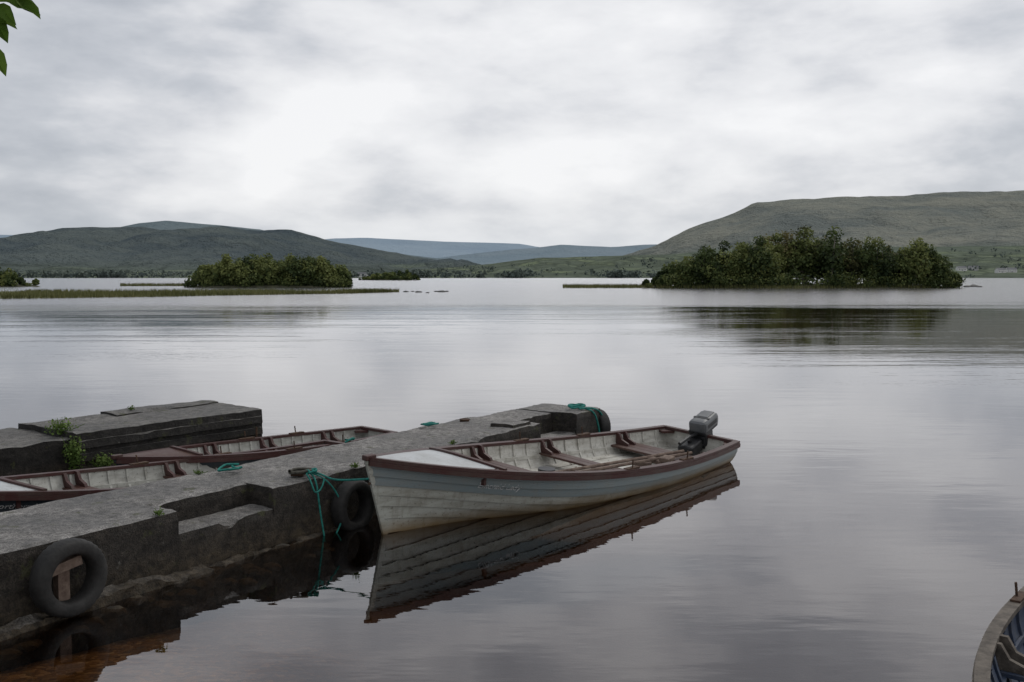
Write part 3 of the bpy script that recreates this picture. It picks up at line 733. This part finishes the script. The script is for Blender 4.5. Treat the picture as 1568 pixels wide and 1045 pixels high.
bt,BM,BS,BL=boat((-1.353,8.98,0),(2.475,13.06,0),roll=R(-4.3),Bm=.82,text='Emerald Lady',motor=True,stuff=True,textt=.825,nblue=3)
dk=dict(hull=navy,top=navy,inn=creamd,deck=deckm)
boat(PP(.40,2.55,0),PP(5.75,1.98,0),Bm=.72,sheer=(.25,.29,.58),text='Northern Lady',textt=.86,mats=dk)
boat(PP(3.3,3.35,0),PP(7.05,2.62,0),Bm=.56,sheer=(.22,.23,.33),mats=dict(hull=navy,top=navy,inn=creamd,deck=tran))
boat((1.82,3.30,0),(5.50,7.70,0),Bm=.78,sheer=(.36,.36,.50),mats=dict(gun=greyw,inn=bluep,hull=hullb,top=hullb,deck=bluep,seat=bluep))

# mooring lines
bowp=BM@(BS(1,.8,1)+Vector((.03,0,0)))
a=PP(3.05,.10,.56)
e=empty('mooring_rope')
rope('line_1',[bowp,lerp(bowp,a,.5)+Vector((0,0,-.05)),PP(3.15,-.05,.50),PP(3.1,.06,.57),a],ropem,.010,e)
rope('line_2',[a,PP(3.0,-.03,.55),PP(2.98,-.07,.40),PP(3.0,-.10,.1),PP(3.02,-.12,-.06)],ropem,.009,e)
rope('line_3',[a,PP(3.1,-.04,.54),PP(3.2,-.12,.36),PP(3.26,-.14,.2),PP(3.2,-.15,.05),PP(3.12,-.13,-.04)],ropem,.008,e)
rope('line_4',[PP(2.96,.05,.57),PP(2.93,-.06,.5),PP(2.9,-.08,.38),PP(3.02,-.09,.42),PP(3.08,-.06,.52)],ropem,.008,e)
coil('rope_coil',PP(3.0,.15,.53),.12,18,roped,3,.014)
coil('rope_coil',PP(3.03,.05,.54),.07,12,ropem,4)
coil('rope_coil',PP(2.75,.85,.53),.12,16,ropem,5)
coil('rope_coil',PP(6.0,.95,.53),.14,14,ropem,6)
coil('rope_coil',PP(4.6,1.0,.53),.08,10,ropem,7,.009)
coil('rope_coil',PP(8.4,.2,.55),.16,22,ropem,8,.013)
rope('hanging_rope',[PP(8.4,.15,.57),PP(8.5,-.02,.56),PP(8.55,-.06,.4),PP(8.6,-.08,.15),PP(8.65,-.08,-.1)],ropem,.013)
rope('hanging_rope',[PP(8.3,.1,.57),PP(8.66,.0,.58),PP(8.8,-.04,.4),PP(8.85,-.03,.2),PP(8.85,-.03,-.1)],ropem,.013)
tyre(PP(8.75,.12,.26)+PS*.1+nr*.02,(PS+nr*.5).normalized(),.24,.15)
for s_,w_ in ((3.0,.2),(6.7,.9)):
    mb=MB(); c=PP(s_,w_,.53); ring=[c+Vector((math.cos(a_)*.06,math.sin(a_)*.06,.025)) for a_ in np.linspace(0,2*math.pi,17)]
    tube(mb,ring,.010,6,cap=False); box(mb,c+Vector((0,0,.015)),(.12,.08,.03),bev=.006); mb.build('mooring_ring',rust,smooth=False)
mb=MB(); tube(mb,[QO+QS*3.3+QW*-.25+Vector((0,0,-.3)),QO+QS*3.32+QW*-.25+Vector((0,0,.36))],.014,8); mb.build('iron_stake',rust)

# ------------------------------------------------------------------ weeds on jetty
weed=foliage('weed_leaves',(.03,.06,.012),(.08,.13,.03),(.16,.22,.06),3,.3)
rng=np.random.default_rng(5)
def weedclump(c,ax,n,size=.035,parent=None):
    mb=MB(); leaves(mb,c,ax,n,size,.55,lo=.1)
    for i in range(10):
        q=rng.normal(size=3)*np.array(ax)*.6; tube(mb,[(c[0],c[1],c[2]-ax[2]),(c[0]+q[0],c[1]+q[1],c[2]+abs(q[2]))],.003,4)
    mb.build('weed_plant',weed)
q=QO+QS*.9+QW*.0
weedclump(tuple(q+QW*.35+Vector((-.0,0,.61))),(.20,.16,.10),300)
weedclump(tuple(q+QS*-.05+QW*-.02+Vector((0,0,.33))),(.13,.10,.20),620,.032)
weedclump(tuple(q+QS*.25+QW*-.12+Vector((0,0,.20))),(.22,.10,.11),380,.032)
weedclump(tuple(QO+QS*2.3+QW*1.1+Vector((0,0,.62))),(.05,.05,.03),40,.03)
random.seed(77)
for s_,w_,n_ in ((3.6,.02,60),(5.2,.01,50),(1.3,.02,40),(2.55,1.05,50)):
    weedclump(tuple(PP(s_,w_,.55)),(.05,.05,.025),n_,.02)

# ------------------------------------------------------------------ overhanging tree at left
leafm=foliage('tree_leaf',(.03,.07,.012),(.07,.13,.02),(.12,.19,.035),3,.4)
e=empty('tree'); mb=MB()
tube(mb,[(-3.6,1.6,.5),(-3.55,1.65,2),(-3.6,1.6,3.6),(-3.8,1.4,5),(-3.9,1.2,6.4)],[.2,.16,.13,.09,.03],12)
tube(mb,[(-3.6,1.6,3.4),(-3.0,2.2,3.75),(-2.3,2.7,3.62),(-1.75,2.95,3.4),(-1.6,3.0,3.25)],[.07,.05,.03,.012,.004],8)
tube(mb,[(-2.3,2.7,3.62),(-1.85,3.0,3.45),(-1.50,3.05,3.30)],[.015,.008,.003],6)
for a_ in range(7):
    tube(mb,[(-3.7,1.5,4+a_*.3),(-3.8+1.3*math.cos(a_*2.2),1.1+1.1*math.sin(a_*2.2),4.8+a_*.3)],[.05,.012],6)
mb.build('trunk_and_limbs',bark,e)
def leaf(mb,p,d,up,L_=.09,W_=.045,t=.5):
    p=Vector(p);d=Vector(d).normalized();s_=d.cross(Vector(up)).normalized();n=s_.cross(d)
    pr=[(0,0),(.2,.7),(.45,1),(.75,.62),(1,0)]
    vs=[p+d*L_*a+n*(-.12*L_*a*a) for a,b in pr]+[p+d*L_*a+s_*W_*.5*b+n*.01 for a,b in pr[1:4]]+[p+d*L_*a-s_*W_*.5*b+n*.01 for a,b in pr[1:4]]
    mb.add(vs,[(0,1,5),(1,2,6,5),(2,3,7,6),(3,4,7),(0,8,1),(1,8,9,2),(2,9,10,3),(3,10,4)],0,t)
mb=MB(); random.seed(2)
for (x,z,dx,dz) in ((-1.50,3.24,.7,-.5),(-1.47,3.26,.9,-.2),(-1.46,3.23,.6,.1),(-1.52,3.20,.7,-.7),(-1.54,3.18,.4,-.9),(-1.56,3.14,.5,-.8),(-1.57,3.10,.45,-1),(-1.55,3.22,.9,-.1),(-1.60,3.25,-.3,-.9),(-1.62,3.2,.1,-1),(-1.52,3.27,.3,.8),(-1.56,3.17,.9,-.3),(-1.49,3.21,.9,-.3),(-1.47,3.22,.8,-.6)):
    leaf(mb,(x,3.0+random.uniform(-.04,.04),z),(dx,random.uniform(-.4,.4),dz),(random.uniform(-.3,.3),-.7,.6),random.uniform(.085,.11),.048,random.uniform(.2,.9))
    tube(mb,[(x,3.0,z),(-1.6+random.uniform(-.05,.05),3.0,3.28)],.0015,4)
for i in range(260):
    k=random.random(); c=Vector((lerp(-3.3,-1.72,k),lerp(1.9,2.95,k),lerp(3.7,3.45,k)))+Vector((random.gauss(0,.12),random.gauss(0,.12)-.05,random.gauss(.05,.12)))
    leaf(mb,c,(random.gauss(0,1),random.gauss(0,1),-.4),(0,-.3,1),.09,.045,random.random())
for i in range(3000):
    c=Vector((random.gauss(0,.75),random.gauss(0,.65),random.gauss(0,.6)))+Vector((-4.3,.6,5.6))
    leaf(mb,c,(random.gauss(0,1),random.gauss(0,1),-.5),(0,-.3,1),.11,.06,random.random())
mb.build('leaves',leafm,e)
